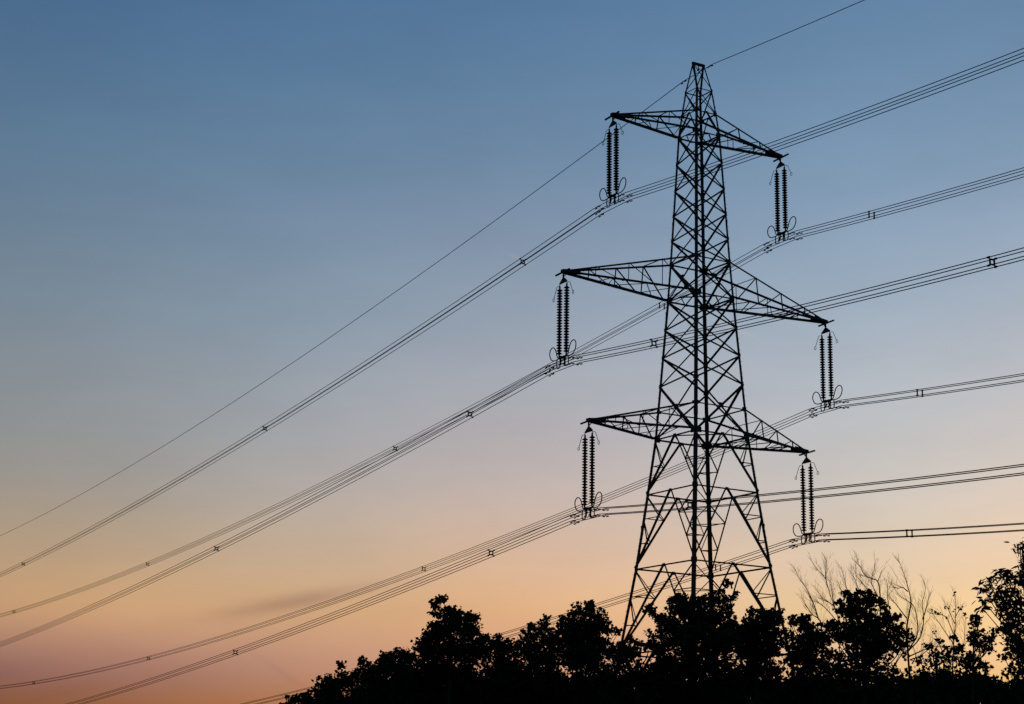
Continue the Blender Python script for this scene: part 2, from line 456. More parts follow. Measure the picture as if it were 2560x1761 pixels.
def make_insulators():
    r = empty("insulator_set")
    F, G = M['fitting'], M['glaze']
    p = MB()
    tri = [(0, .06, 0), (0, -.06, 0), (0, -HALF - .05, -.30), (0, -HALF - .04, -.38), (0, HALF + .04, -.38), (0, HALF + .05, -.30)]
    p.add([(x - .014, y, z) for x, y, z in tri] + [(x + .014, y, z) for x, y, z in tri], [tuple(range(6)), tuple(range(11, 5, -1))] + [(i, (i + 1) % 6, 6 + (i + 1) % 6, 6 + i) for i in range(6)])
    p.bar((0, 0, .14), (0, 0, -.05), .06, .045)
    p.build("top_yoke", F, r)
    me = None
    for sy in (-1, 1):
        y = sy * HALF
        k = MB(); k.tube([(0, y, -.34), (0, y, -.62)], .022, 8); k.tube([(0, y, -.62), (0, y, -DROP + .08)], .055, 8)
        k.box((0, y, -.55), .035, .05, .06)
        so = k.build("insulator_string", F, r)
        for i in range(24):
            z = -.76 - i * .1755
            if me is None:
                d = DISC.build("disc", G, so, (0, y, z), smooth=True); me = d.data
            else:
                d = bpy.data.objects.new("disc", me); COL.objects.link(d); d.parent = so; d.location = (0, y, z)
        # rod horn at the top with its little ring
        h = MB()
        path = smooth_bend([(0, y, -.46), (0, y + sy * .16, -.44), (0, y + sy * .36, -.50), (0, y + sy * .50, -.75), (0, y + sy * .70, -1.12)])
        h.tube(path, .018, 6)
        cy, cz = y + sy * .745, -1.22
        h.tube([(0, cy + .095 * math.sin(a), cz + .11 * math.cos(a)) for a in [2 * math.pi * i / 20 for i in range(20)]], .017, 6, True)
        h.build("arcing_horn", F, r)
        # racket ring at the bottom
        h = MB(); b = -DROP
        path = smooth_bend([(0, sy * .30, b + .02), (0, y + sy * .25, b - .04), (0, y + sy * .68, b - .03), (0, y + sy * .98, b + .12), (0, y + sy * 1.14, b + .43), (0, y + sy * 1.08, b + .70),
                            (0, y + sy * .82, b + .83), (0, y + sy * .52, b + .70), (0, y + sy * .34, b + .40), (0, y + sy * .20, b + .10), (0, y - sy * .02, b + .0)], 5)
        h.tube(path, .034, 7)
        h.build("arcing_ring", F, r)
        # open hoop below the yoke
        h = MB(); c = sy * .50; hw_ = .20; top, bot = b - .02, b - .62
        ring = []
        for i in range(28):
            a = 2 * math.pi * i / 28
            ex = 3.2; ca, sa_ = math.cos(a), math.sin(a)
            ring.append((0, c + hw_ * math.copysign(abs(ca) ** (2 / ex), ca), (top + bot) / 2 + (top - bot) / 2 * math.copysign(abs(sa_) ** (2 / ex), sa_)))
        h.tube(ring, .038, 6, True)
        h.build("guard_hoop", F, r)
    p = MB(); b = -DROP
    pts = [(0, -.50, b + .07), (0, .50, b + .07), (0, .50, b - .03), (0, .22, b - .10), (0, -.22, b - .10), (0, -.50, b - .03)]
    p.add([(x - .02, y, z) for x, y, z in pts] + [(x + .02, y, z) for x, y, z in pts], [tuple(range(6)), tuple(range(11, 5, -1))] + [(i, (i + 1) % 6, 6 + (i + 1) % 6, 6 + i) for i in range(6)])
    p.box((0, 0, b + .0), .22, .05, .05)
    p.build("bottom_yoke", F, r)
    for sx in (-1, 1):
        p = MB()
        p.bar((sx * .06, 0, b), (sx * .13, 0, b - .14), .04, .10); p.bar((sx * .13, 0, b - .10), (sx * .13, 0, b - .50), .035, .07)
        p.bar((sx * .13, 0, b - .11), (sx * HX, 0, b - .11), .05, .05); p.bar((sx * .13, 0, b - .49), (sx * HX, 0, b - .49), .05, .05)
        p.bar((sx * HX, -.13, b - .115), (sx * HX, .13, b - .115), .05, .07)
        p.bar((sx * HX, -.13, b - .495), (sx * HX, .13, b - .495), .05, .07)
        p.bar((sx * .11, -.14, b - .24), (sx * .11, .14, b - .42), .03, .06)
        p.build("suspension_clamp", F, r)
    return r
SIDE = {-1: 'left', 1: 'right'}
proto = make_insulators(); first = True
for nm, (ku, kl, zh, xt, ts) in ARMS.items():
    for s in (-1, 1):
        o = proto if first else copy_tree(proto); first = False
        o.location = (s * xt, 0, zh); o.rotation_euler = (0, 0, LINE_AZ)
        tag(o, f"pair of ribbed insulator strings hanging from the {nm} {SIDE[s]} arm of the pylon", "insulator", "insulator sets under the pylon arms")

# ------------------------------------------------------------------ conductors
SPAN = {'left': (.05968, .09265, .00025), 'right': (.03373, .09436, .00058)}
SPAN_E = {'left': (.05968, .10247, .00028), 'right': (.03373, .09166, .00054)}
def on_line(P0, side, t, sp):
    az, a, b = sp[side]; d = V((math.sin(az), math.cos(az), 0)) * (1 if side == 'left' else -1)
    p = V(P0) + d * t; p.z += -a * t + b * t * t
    return p
perp = V((math.cos(.047), -math.sin(.047), 0))
def conductor(P0, sp, rad, name):
    m = MB()
    tl = [200 * (i / 40) ** 1.3 for i in range(40, 0, -1)]; tr = [375 * (i / 60) ** 1.3 for i in range(0, 61)]
    pts = [on_line(P0, 'right', t, sp) for t in tl if t > .6] + [on_line(P0, 'left', t, sp) for t in tr if t > .6]
    m.tube(pts, rad, 6)
    return m.build(name, M['wire'], None, smooth=True)
BUNDLES = {}
for nm, (ku, kl, zh, xt, ts) in ARMS.items():
    hi = {'top': 5.171, 'middle': 5.111, 'bottom': 5.029}[nm]
    for s in (-1, 1):
        c0 = V((s * xt, 0, zh - hi - .30)); BUNDLES[(nm, s)] = c0
        for up in (1, -1):
            for sd in (1, -1):
                P0 = c0 + perp * (sd * HX) + V((0, 0, up * HZ))
                inner = (sd * s) < 0
                o = conductor(P0, SPAN, .025, "conductor_wire")
                tag(o, f"{'upper' if up > 0 else 'lower'} {'inner' if inner else 'outer'} wire of the four-wire bundle carried under the {nm} {SIDE[s]} arm", "power line", "conductor wires of the six bundles")
EW0 = V((0, 0, 49.90))
tag(conductor(EW0, SPAN_E, .027, "earth_wire"), "single thin earth wire running over the peak of the pylon", "power line")
c = MB(); c.bar(EW0 + V((0, 0, .12)), EW0 + V((0, 0, -.02)), .05, .05); c.bar(EW0 + V((0, -.16, 0)), EW0 + V((0, .16, 0)), .05, .07)
co = c.build("wire_clamp", M['fitting'])
tag(co, "small suspension clamp holding the earth wire under the pylon peak", "clamp")

# vibration dampers: a clamp, a short cable and two weights hanging just under the wire
def make_damper():
    r = empty("vibration_damper")
    k = MB(); k.bar((0, 0, .02), (0, 0, -.085), .035, .04); k.build("clamp", M['fitting'], r)
    k = MB(); k.tube(smooth_bend([(0, -.25, -.10), (0, -.12, -.082), (0, 0, -.08), (0, .12, -.082), (0, .25, -.10)], 3), .014, 5); k.build("messenger_cable", M['fitting'], r)
    for sy in (-1, 1):
        k = MB(); y = sy * .21
        k.tube([(0, y - .09, -.10), (0, y - .06, -.10), (0, y + .06, -.10), (0, y + .09, -.10)], .042, 8); k.build("weight", M['fitting'], r)
    return r
dproto = make_damper(); dfirst = True
def place_damper(P, Q, label, group):
    global dfirst
    o = dproto if dfirst else copy_tree(dproto); dfirst = False
    d = (Q - P).normalized()
    o.location = P
    o.rotation_euler = (math.asin(d.z), 0, math.atan2(-d.x, d.y))
    tag(o, label, "damper", group)
for (nm, s), c0 in BUNDLES.items():
    for side in ('left', 'right'):
        for up in (1, -1):
            for sd in (1, -1):
                P0 = c0 + perp * (sd * HX) + V((0, 0, up * HZ))
                inner = (sd * s) < 0
                t = (1.60 if side == 'left' else 1.50) + (.13 if sd > 0 else -.13)
                place_damper(on_line(P0, side, t, SPAN), on_line(P0, side, t + .3, SPAN),
                             f"vibration damper on the {'upper' if up > 0 else 'lower'} {'inner' if inner else 'outer'} wire just {side} of the {nm} {SIDE[s]} insulators",
                             "vibration dampers beside the insulators")
for side, t in (('left', 1.75), ('right', 1.35)):
    place_damper(on_line(EW0, side, t, SPAN_E), on_line(EW0, side, t + .3, SPAN_E), f"vibration damper on the earth wire just {side} of the pylon peak", "vibration dampers on the earth wire")

# spacers that hold the four wires of a bundle apart
def make_spacer():
    r = empty("bundle_spacer"); fx, fz = .13, .115
    k = MB(); k.tube(smooth_bend([(fx, 0, 0), (fx, 0, fz * .8), (fx * .8, 0, fz), (-fx * .8, 0, fz), (-fx, 0, fz * .8), (-fx, 0, -fz * .8), (-fx * .8, 0, -fz), (fx * .8, 0, -fz), (fx, 0, -fz * .8), (fx, 0, -.01)], 2), .046, 6, True)
    k.build("frame", M['fitting'], r)
    for i, j in ((1, 1), (-1, 1), (-1, -1), (1, -1)):
        k = MB(); k.tube([(i * fx * .9, 0, j * fz * .9), (i * (HX - .01), 0, j * (HZ - .01))], .040, 6, r2=.030)
        k.tube([(i * HX, -.07, j * HZ), (i * HX, .07, j * HZ)], .052, 8)
        k.build("arm_clamp", M['fitting'], r)
    return r
def make_bar():
    r = empty("spacer_bar")
    k = MB(); k.bar((0, 0, -HZ + .02), (0, 0, HZ - .02), .065, .065); k.build("bar", M['fitting'], r)
    for u in (-1, 1):
        k = MB(); k.tube([(0, -.07, u * HZ), (0, .07, u * HZ)], .048, 8); k.build("clamp", M['fitting'], r)
    return r
sproto, bproto = make_spacer(), make_bar(); used = {'s': False, 'b': False}
def place(kind, c0, side, t, label, group):
    src = sproto if kind == 's' else bproto
    o = src if not used[kind] else copy_tree(src); used[kind] = True
    P, Q = on_line(c0, side, t, SPAN), on_line(c0, side, t + .5, SPAN)
    d = Q - P; o.location = P; o.rotation_euler = (math.atan2(d.z, math.hypot(d.x, d.y)) * .0, 0, math.atan2(-d.x, d.y))
    tag(o, label, "spacer", group)
ordn = {0: 'nearest', 1: 'second', 2: 'third', 3: 'fourth'}
QS = [('top', -1, 'left', (11.8, 59.9, 144.3)), ('top', 1, 'left', (61.0, 135.5, 203.5)), ('middle', -1, 'left', (12.3, 60.9)),
      ('middle', 1, 'left', (61.5, 144.1, 202.1)), ('bottom', -1, 'left', (12.5, 60.0)), ('middle', -1, 'right', (9.9, 36.5)), ('bottom', -1, 'right', (10.6,))]
for nm, s, side, tt in QS:
    for i, t in enumerate(tt):
        place('s', BUNDLES[(nm, s)], side, t, f"four-armed spacer on the {nm} {SIDE[s]} arm's wire bundle, {ordn[i]} such spacer {side} of the pylon", "four-armed spacers on the wire bundles")
for nm, side, t in (('top', 'right', 9.1), ('middle', 'right', 9.0), ('bottom', 'right', 9.7), ('bottom', 'left', 10.3), ('top', 'left', 14.8)):
    for sd in (-1, 1):
        c0 = BUNDLES[(nm, 1)] + perp * (sd * HX)
        place('b', c0, side, t, f"{'outer' if sd > 0 else 'inner'} upright spacer bar of the pair {side} of the insulators under the {nm} right arm", "upright spacer bars on the wire bundles")

# crowns as lobes: centre and half sizes in metres; bare stems as polylines
CROWNS={
'small shrub':[(-52.25,-51.48,4.17,0.22,0.18),(-52.34,-51.44,3.82,0.31,0.25),(-52.04,-51.59,3.83,0.25,0.25)],
's2':[(-50.93,-51.02,4.95,0.06,0.11),(-51.1,-50.94,4.62,0.29,0.23),(-50.77,-51.1,4.68,0.23,0.19),(-51.26,-50.85,4.27,0.31,0.29),(-50.86,-51.05,4.18,0.62,0.37),(-51.38,-50.79,3.93,0.31,0.31)],
's3':[(-49.59,-49.46,5.17,0.08,0.13),(-49.56,-49.47,4.92,0.22,0.22),(-49.33,-49.59,4.89,0.24,0.19),(-49.2,-49.66,5.05,0.15,0.11),(-49.23,-49.65,4.54,0.54,0.39),(-49.22,-49.65,4.16,0.65,0.43)],
's4':[(-48.52,-48.89,5.38,0.15,0.14),(-48.59,-48.85,5.23,0.2,0.11),(-48.23,-49.05,5.44,0.22,0.22),(-48.12,-49.11,5.47,0.09,0.11),(-48.31,-49.01,5.16,0.38,0.29),(-48.35,-48.98,4.84,0.55,0.4),(-47.85,-49.26,5.23,0.22,0.2),(-47.98,-49.19,4.85,0.4,0.33),(-48.29,-49.02,4.32,0.66,0.44)],
'big':[(-47.33,-49.56,6.89,0.2,0.13),(-47.23,-49.61,6.98,0.09,0.07),(-47.42,-49.5,6.65,0.12,0.17),(-47.04,-49.72,6.69,0.09,0.09),(-47.22,-49.62,6.66,0.1,0.09),(-46.9,-49.8,6.47,0.4,0.27),(-46.61,-49.98,6.5,0.2,0.18),(-46.5,-50.04,6.51,0.08,0.09),(-46.52,-50.03,6.25,0.17,0.14),(-47.4,-49.52,6.31,0.18,0.12),(-47.06,-49.71,6.13,0.53,0.31),(-47.53,-49.44,5.96,0.22,0.22),(-47.63,-49.38,6.06,0.06,0.1),(-47.11,-49.68,5.74,0.77,0.4),(-46.58,-49.99,5.8,0.39,0.38),(-47.68,-49.36,5.67,0.2,0.15),(-46.35,-50.13,5.97,0.22,0.09),(-46.24,-50.2,5.99,0.09,0.06),(-47.15,-49.66,5.28,0.88,0.46),(-46.48,-50.05,5.51,0.29,0.24),(-47.09,-49.69,4.81,1.22,0.51),(-47.08,-49.7,4.35,1.44,0.55)],
's6':[(-44.96,-48.64,6.12,0.09,0.11),(-44.89,-48.68,5.94,0.28,0.18),(-44.68,-48.81,5.91,0.25,0.18),(-45.08,-48.56,5.84,0.18,0.14),(-44.81,-48.73,5.61,0.48,0.3),(-44.81,-48.73,5.29,0.57,0.39),(-45.23,-48.47,5.51,0.09,0.07),(-44.69,-48.8,4.81,0.92,0.53)],
's7':[(-43.61,-48.3,6.56,0.08,0.11),(-43.3,-48.5,6.73,0.09,0.12),(-43.32,-48.49,6.55,0.14,0.13),(-43.61,-48.3,6.35,0.23,0.21),(-43.34,-48.48,6.28,0.23,0.26),(-43.78,-48.2,6.07,0.23,0.19),(-43.46,-48.4,5.93,0.49,0.37),(-43.5,-48.37,5.33,0.7,0.49),(-43.49,-48.38,4.66,0.94,0.49)],
't8':[(-43.96,-51.67,6.97,0.07,0.07),(-43.94,-51.68,6.84,0.09,0.1),(-44.18,-51.52,6.73,0.18,0.11),(-43.94,-51.68,6.63,0.22,0.15),(-44.31,-51.43,6.65,0.13,0.11),(-43.65,-51.88,6.52,0.14,0.12),(-44.55,-51.27,6.47,0.09,0.09),(-44.57,-51.26,6.54,0.04,0.06),(-43.57,-51.93,6.41,0.09,0.1),(-44.15,-51.54,6.39,0.57,0.27),(-43.78,-51.79,6.28,0.31,0.22),(-43.39,-52.06,6.16,0.11,0.08),(-43.34,-52.1,6.14,0.08,0.04),(-43.52,-51.97,6.18,0.13,0.1),(-44.6,-51.24,6.14,0.27,0.22),(-44.1,-51.57,6.06,0.64,0.31),(-43.65,-51.88,5.87,0.15,0.13),(-44.2,-51.5,5.71,0.75,0.38),(-43.83,-51.75,5.73,0.31,0.29),(-44.28,-51.45,5.33,0.77,0.4),(-43.92,-51.7,5.4,0.24,0.18),(-44.24,-51.48,4.71,0.99,0.46)],
's9':[(-45.38,-55.55,5.57,0.11,0.07),(-45.53,-55.45,5.51,0.13,0.08),(-45.77,-55.28,5.36,0.14,0.09),(-45.48,-55.49,5.38,0.28,0.14),(-45.29,-55.62,5.48,0.09,0.07),(-45.05,-55.8,5.57,0.13,0.08),(-45.16,-55.71,5.51,0.09,0.06),(-44.9,-55.9,5.52,0.18,0.11),(-45.81,-55.25,5.19,0.18,0.11),(-45.53,-55.45,5.17,0.37,0.18),(-45.0,-55.83,5.46,0.18,0.06),(-44.8,-55.98,5.32,0.16,0.18),(-45.52,-55.46,4.67,0.76,0.39),(-44.73,-56.03,4.78,0.46,0.41)],
'c10':[(-42.3,-55.38,7.17,0.1,0.11),(-42.36,-55.33,7.03,0.08,0.07),(-42.54,-55.19,6.99,0.06,0.06),(-43.25,-54.64,6.93,0.13,0.07),(-43.17,-54.7,6.88,0.08,0.07),(-42.64,-55.11,6.89,0.13,0.08),(-42.18,-55.48,6.88,0.15,0.07),(-42.1,-55.54,6.96,0.05,0.04),(-43.81,-54.22,6.59,0.13,0.08),(-43.85,-54.2,6.48,0.15,0.12),(-43.74,-54.28,6.37,0.07,0.06),(-43.65,-54.34,6.34,0.05,0.05),(-43.42,-54.51,6.68,0.06,0.06),(-43.35,-54.57,6.58,0.14,0.11),(-43.25,-54.64,6.77,0.17,0.13),(-43.03,-54.81,6.72,0.3,0.15),(-42.74,-55.03,6.74,0.3,0.15),(-42.49,-55.22,6.77,0.21,0.14),(-42.3,-55.38,6.74,0.15,0.12),(-42.21,-55.45,6.53,0.11,0.1),(-43.03,-54.81,6.46,0.51,0.21),(-42.54,-55.19,6.49,0.45,0.21),(-43.55,-54.41,6.34,0.13,0.08),(-43.41,-54.52,6.3,0.21,0.14),(-43.57,-54.4,6.13,0.19,0.14),(-42.21,-55.45,6.22,0.19,0.17),(-43.08,-54.77,6.12,0.55,0.28),(-42.55,-55.18,6.08,0.57,0.3),(-43.69,-54.31,5.93,0.19,0.12),(-43.28,-54.62,5.84,0.49,0.21),(-42.8,-54.99,5.7,0.81,0.35),(-42.31,-55.37,5.76,0.4,0.3),(-42.92,-54.89,5.27,1.11,0.4),(-42.9,-54.91,4.72,1.27,0.47)],
't11':[(-40.52,-54.25,6.75,0.09,0.08),(-40.35,-54.39,6.76,0.15,0.08),(-40.42,-54.32,6.61,0.27,0.13),(-40.18,-54.52,6.64,0.27,0.13),(-40.02,-54.66,6.46,0.2,0.1),(-39.95,-54.72,6.49,0.08,0.08),(-40.57,-54.2,6.41,0.18,0.15),(-40.33,-54.4,6.36,0.46,0.22),(-40.75,-54.06,6.25,0.2,0.12),(-40.79,-54.02,6.32,0.07,0.07),(-40.14,-54.56,6.23,0.24,0.17),(-40.62,-54.16,6.13,0.31,0.2),(-40.33,-54.4,6.0,0.57,0.29),(-40.75,-54.06,6.0,0.2,0.2),(-40.12,-54.58,5.84,0.24,0.2),(-40.46,-54.29,5.69,0.64,0.36),(-40.7,-54.1,5.69,0.24,0.24),(-40.22,-54.49,5.56,0.22,0.15),(-40.45,-54.3,5.07,0.88,0.42),(-40.06,-54.62,5.23,0.24,0.11)],
't12':[(-40.38,-55.67,6.45,0.06,0.05),(-40.23,-55.79,6.42,0.17,0.09),(-40.35,-55.69,6.36,0.12,0.11),(-40.15,-55.87,6.37,0.15,0.11),(-40.02,-55.98,6.28,0.13,0.08),(-39.76,-56.21,6.22,0.16,0.1),(-39.67,-56.28,6.28,0.05,0.04),(-40.39,-55.66,6.13,0.15,0.15),(-40.1,-55.9,6.07,0.36,0.17),(-39.8,-56.17,6.04,0.21,0.16),(-40.33,-55.71,5.87,0.25,0.22),(-40.0,-55.99,5.81,0.36,0.24),(-39.67,-56.28,5.93,0.19,0.13),(-40.27,-55.76,5.55,0.35,0.21),(-39.9,-56.08,5.52,0.41,0.21),(-40.34,-55.7,5.36,0.15,0.13),(-40.07,-55.93,5.26,0.5,0.22),(-40.08,-55.92,4.71,0.81,0.43)],
't13':[(-42.43,-60.52,6.59,0.07,0.05),(-42.7,-60.28,6.51,0.13,0.07),(-42.53,-60.44,6.52,0.14,0.08),(-42.28,-60.66,6.51,0.16,0.1),(-42.17,-60.77,6.45,0.09,0.08),(-42.74,-60.24,6.3,0.1,0.09),(-42.55,-60.41,6.31,0.27,0.14),(-42.31,-60.64,6.3,0.25,0.14),(-42.02,-60.91,6.29,0.14,0.07),(-42.08,-60.85,6.35,0.09,0.07),(-41.95,-60.97,6.11,0.11,0.08),(-42.83,-60.17,6.11,0.07,0.05),(-42.69,-60.29,6.14,0.13,0.11),(-42.5,-60.46,6.04,0.37,0.18),(-42.29,-60.66,6.06,0.21,0.12),(-42.07,-60.86,5.93,0.18,0.12),(-41.94,-60.99,5.92,0.15,0.1),(-41.81,-61.11,6.03,0.05,0.07),(-41.75,-61.16,5.85,0.07,0.05),(-42.79,-60.2,5.83,0.27,0.1),(-42.48,-60.48,5.8,0.47,0.19),(-42.16,-60.77,5.77,0.27,0.17),(-41.86,-61.06,5.74,0.12,0.08),(-42.87,-60.13,5.64,0.13,0.1),(-42.68,-60.3,5.62,0.27,0.15),(-42.38,-60.58,5.56,0.42,0.19),(-42.0,-60.93,5.59,0.27,0.17),(-41.8,-61.12,5.56,0.14,0.1),(-41.65,-61.27,5.61,0.08,0.11),(-41.67,-61.24,5.49,0.12,0.08),(-42.76,-60.23,5.4,0.27,0.14),(-42.46,-60.5,5.36,0.42,0.19),(-42.08,-60.85,5.36,0.37,0.2),(-41.76,-61.15,5.28,0.18,0.17),(-42.61,-60.36,5.12,0.45,0.19),(-42.14,-60.8,5.12,0.47,0.19),(-42.47,-60.49,4.67,1.02,0.33)],
'l15':[(-37.04,-57.38,5.84,0.13,0.07),(-37.14,-57.28,5.78,0.11,0.07),(-36.89,-57.52,5.98,0.09,0.04),(-36.7,-57.71,6.05,0.06,0.04),(-36.81,-57.6,5.75,0.19,0.09),(-37.0,-57.42,5.63,0.29,0.12),(-36.69,-57.72,5.63,0.24,0.12),(-37.32,-57.11,5.41,0.29,0.09),(-36.91,-57.51,5.43,0.51,0.19),(-37.03,-57.39,4.89,1.05,0.42)],
'y16':[(-39.11,-60.98,6.22,0.06,0.07),(-39.08,-61.0,6.15,0.07,0.06),(-39.16,-60.92,6.05,0.09,0.08),(-39.07,-61.01,6.05,0.09,0.09),(-39.13,-60.95,5.92,0.12,0.09),(-39.23,-60.85,5.76,0.1,0.07),(-39.06,-61.02,5.79,0.13,0.11),(-38.86,-61.23,5.87,0.12,0.07),(-38.78,-61.31,5.89,0.06,0.04),(-39.16,-60.92,5.66,0.18,0.12),(-38.94,-61.15,5.7,0.18,0.1),(-39.37,-60.71,5.44,0.2,0.1),(-39.13,-60.95,5.47,0.22,0.14),(-38.89,-61.2,5.52,0.18,0.16),(-39.35,-60.72,5.22,0.22,0.12),(-39.1,-60.99,5.25,0.28,0.15),(-39.23,-60.85,5.02,0.28,0.13),(-38.99,-61.09,5.04,0.22,0.11),(-39.26,-60.82,4.58,0.79,0.35)],
'a17':[(-44.23,-67.2,6.84,0.08,0.08),(-44.27,-67.16,6.63,0.13,0.11),(-44.25,-67.18,6.41,0.14,0.08),(-44.56,-66.84,6.29,0.09,0.04),(-44.44,-66.97,6.28,0.13,0.08),(-44.63,-66.78,6.17,0.11,0.06),(-44.49,-66.92,6.14,0.18,0.09),(-44.33,-67.09,6.12,0.18,0.11),(-44.75,-66.64,5.93,0.1,0.06),(-44.6,-66.8,5.95,0.18,0.11),(-44.42,-66.99,5.94,0.24,0.14),(-44.78,-66.62,5.72,0.09,0.04),(-44.55,-66.86,5.77,0.21,0.14),(-44.39,-67.03,5.72,0.24,0.19),(-44.54,-66.87,5.56,0.14,0.11),(-44.73,-66.67,5.57,0.08,0.04),(-44.37,-67.06,5.5,0.23,0.17),(-44.51,-66.9,5.45,0.11,0.08),(-44.04,-67.41,6.11,0.34,0.5),(-44.01,-67.44,5.48,0.34,0.42),(-44.07,-67.38,6.66,0.22,0.29)],
'b18':[(-41.58,-64.18,5.69,0.1,0.06),(-41.61,-64.15,5.59,0.08,0.06),(-41.39,-64.38,5.71,0.17,0.11),(-41.45,-64.32,5.54,0.2,0.15),(-41.63,-64.13,5.5,0.1,0.06),(-41.5,-64.26,5.37,0.2,0.13),(-41.38,-64.4,5.3,0.17,0.19),(-41.62,-64.14,5.3,0.15,0.11),(-41.54,-64.22,5.15,0.2,0.11),(-41.4,-64.37,5.05,0.2,0.17),(-41.58,-64.18,4.96,0.12,0.09),(-41.44,-64.33,4.86,0.19,0.14),(-41.48,-64.28,4.45,0.52,0.31),(-41.12,-64.68,5.29,0.37,0.56),(-41.15,-64.65,4.44,0.46,0.56)],
}
BARE={
'A':(0.035,[[(-35.14,-50.94,5.39),(-35.17,-50.92,6.91),(-35.24,-50.86,7.18),(-35.31,-50.79,7.54),(-35.4,-50.71,7.85),(-35.5,-50.63,8.09),(-35.64,-50.51,8.38),(-35.72,-50.44,8.64)],[(-34.8,-51.25,5.39),(-34.8,-51.25,7.04),(-34.89,-51.17,7.54),(-35.0,-51.07,8.05),(-35.07,-51.01,8.38),(-35.22,-50.88,8.62),(-35.39,-50.73,8.96)],[(-35.0,-51.07,8.05),(-35.07,-51.01,8.38),(-35.06,-51.02,8.72),(-35.09,-50.98,8.96)],[(-34.89,-51.17,7.54),(-34.99,-51.08,7.66),(-35.15,-50.94,7.85),(-35.28,-50.83,8.17)],[(-34.85,-51.21,7.31),(-34.91,-51.15,7.85),(-34.93,-51.13,8.21),(-34.94,-51.12,8.58)],[(-34.8,-51.25,7.04),(-35.05,-51.02,7.48),(-35.19,-50.9,7.66),(-35.32,-50.79,7.74)],[(-35.24,-50.86,7.18),(-35.37,-50.74,7.31),(-35.51,-50.63,7.6),(-35.6,-50.54,7.81)]]),
'B':(0.035,[[(-33.35,-51.21,5.46),(-33.23,-51.33,7.23),(-33.21,-51.35,7.95),(-33.25,-51.31,8.36),(-33.38,-51.19,8.46),(-33.53,-51.05,8.57),(-33.63,-50.96,8.84),(-33.67,-50.92,8.94),(-33.7,-50.89,9.26)],[(-33.44,-51.13,7.35),(-33.47,-51.11,8.05),(-33.58,-51.0,8.36),(-33.7,-50.89,8.6),(-33.68,-50.91,9.01)],[(-33.25,-51.31,8.36),(-33.14,-51.41,8.73)],[(-33.22,-51.34,7.82),(-33.34,-51.23,8.18),(-33.38,-51.19,8.4),(-33.31,-51.26,8.73),(-33.25,-51.31,9.06)],[(-33.66,-50.93,7.11),(-33.91,-50.7,8.09),(-33.98,-50.64,8.44),(-34.04,-50.59,8.81)],[(-33.74,-50.85,7.35),(-34.04,-50.59,8.05),(-34.14,-50.5,8.33)],[(-33.48,-51.1,7.7),(-33.67,-50.92,8.09),(-33.78,-50.82,8.44),(-33.88,-50.73,8.61)],[(-32.98,-51.57,7.11),(-33.06,-51.49,7.82),(-33.07,-51.48,8.18),(-33.1,-51.45,8.42)]]),
'C':(0.045,[[(-34.72,-54.05,5.15),(-34.74,-54.03,6.05),(-34.75,-54.03,6.68),(-34.69,-54.08,7.1),(-34.65,-54.12,7.48),(-34.72,-54.06,7.96),(-34.8,-53.98,8.35),(-34.89,-53.89,8.7)],[(-34.74,-54.03,6.05),(-34.55,-54.22,6.52),(-34.56,-54.21,7.04),(-34.64,-54.13,7.35),(-34.91,-53.87,7.62),(-35.06,-53.73,8.0)],[(-34.72,-54.06,6.08),(-34.51,-54.26,6.42),(-34.43,-54.34,6.94),(-34.46,-54.3,7.32),(-34.4,-54.36,7.73),(-34.43,-54.33,7.99)],[(-34.43,-54.34,6.94),(-34.33,-54.43,7.32),(-34.26,-54.5,7.73)],[(-34.74,-54.03,6.97),(-34.94,-53.84,7.32),(-35.09,-53.69,7.58)],[(-34.7,-54.07,7.72),(-34.82,-53.96,7.83),(-34.94,-53.84,7.77)],[(-34.7,-54.07,5.92),(-34.42,-54.34,6.09),(-34.23,-54.53,6.2),(-34.11,-54.65,6.17)],[(-34.71,-54.07,5.81),(-34.51,-54.26,5.92),(-34.34,-54.42,6.12),(-34.26,-54.5,6.37)],[(-34.67,-54.1,5.7),(-34.58,-54.18,5.92),(-34.62,-54.15,6.2)]]),
'D':(0.03,[[(-35.32,-56.27,5.12),(-35.27,-56.32,6.01),(-35.23,-56.36,6.49),(-35.2,-56.38,6.95),(-35.19,-56.4,7.43)],[(-35.26,-56.33,6.34),(-35.37,-56.22,6.82),(-35.54,-56.05,6.89)],[(-35.27,-56.32,6.08),(-35.49,-56.1,6.55),(-35.67,-55.92,6.95)],[(-35.13,-56.46,5.55),(-35.08,-56.51,6.15),(-35.04,-56.55,6.88)],[(-35.23,-56.36,6.62),(-35.32,-56.27,6.94),(-35.36,-56.23,7.1)],[(-35.22,-56.37,6.78),(-35.12,-56.47,6.99),(-35.09,-56.5,7.04)],[(-35.45,-56.13,5.76),(-35.55,-56.04,6.19),(-35.61,-55.97,6.4)]]),
}
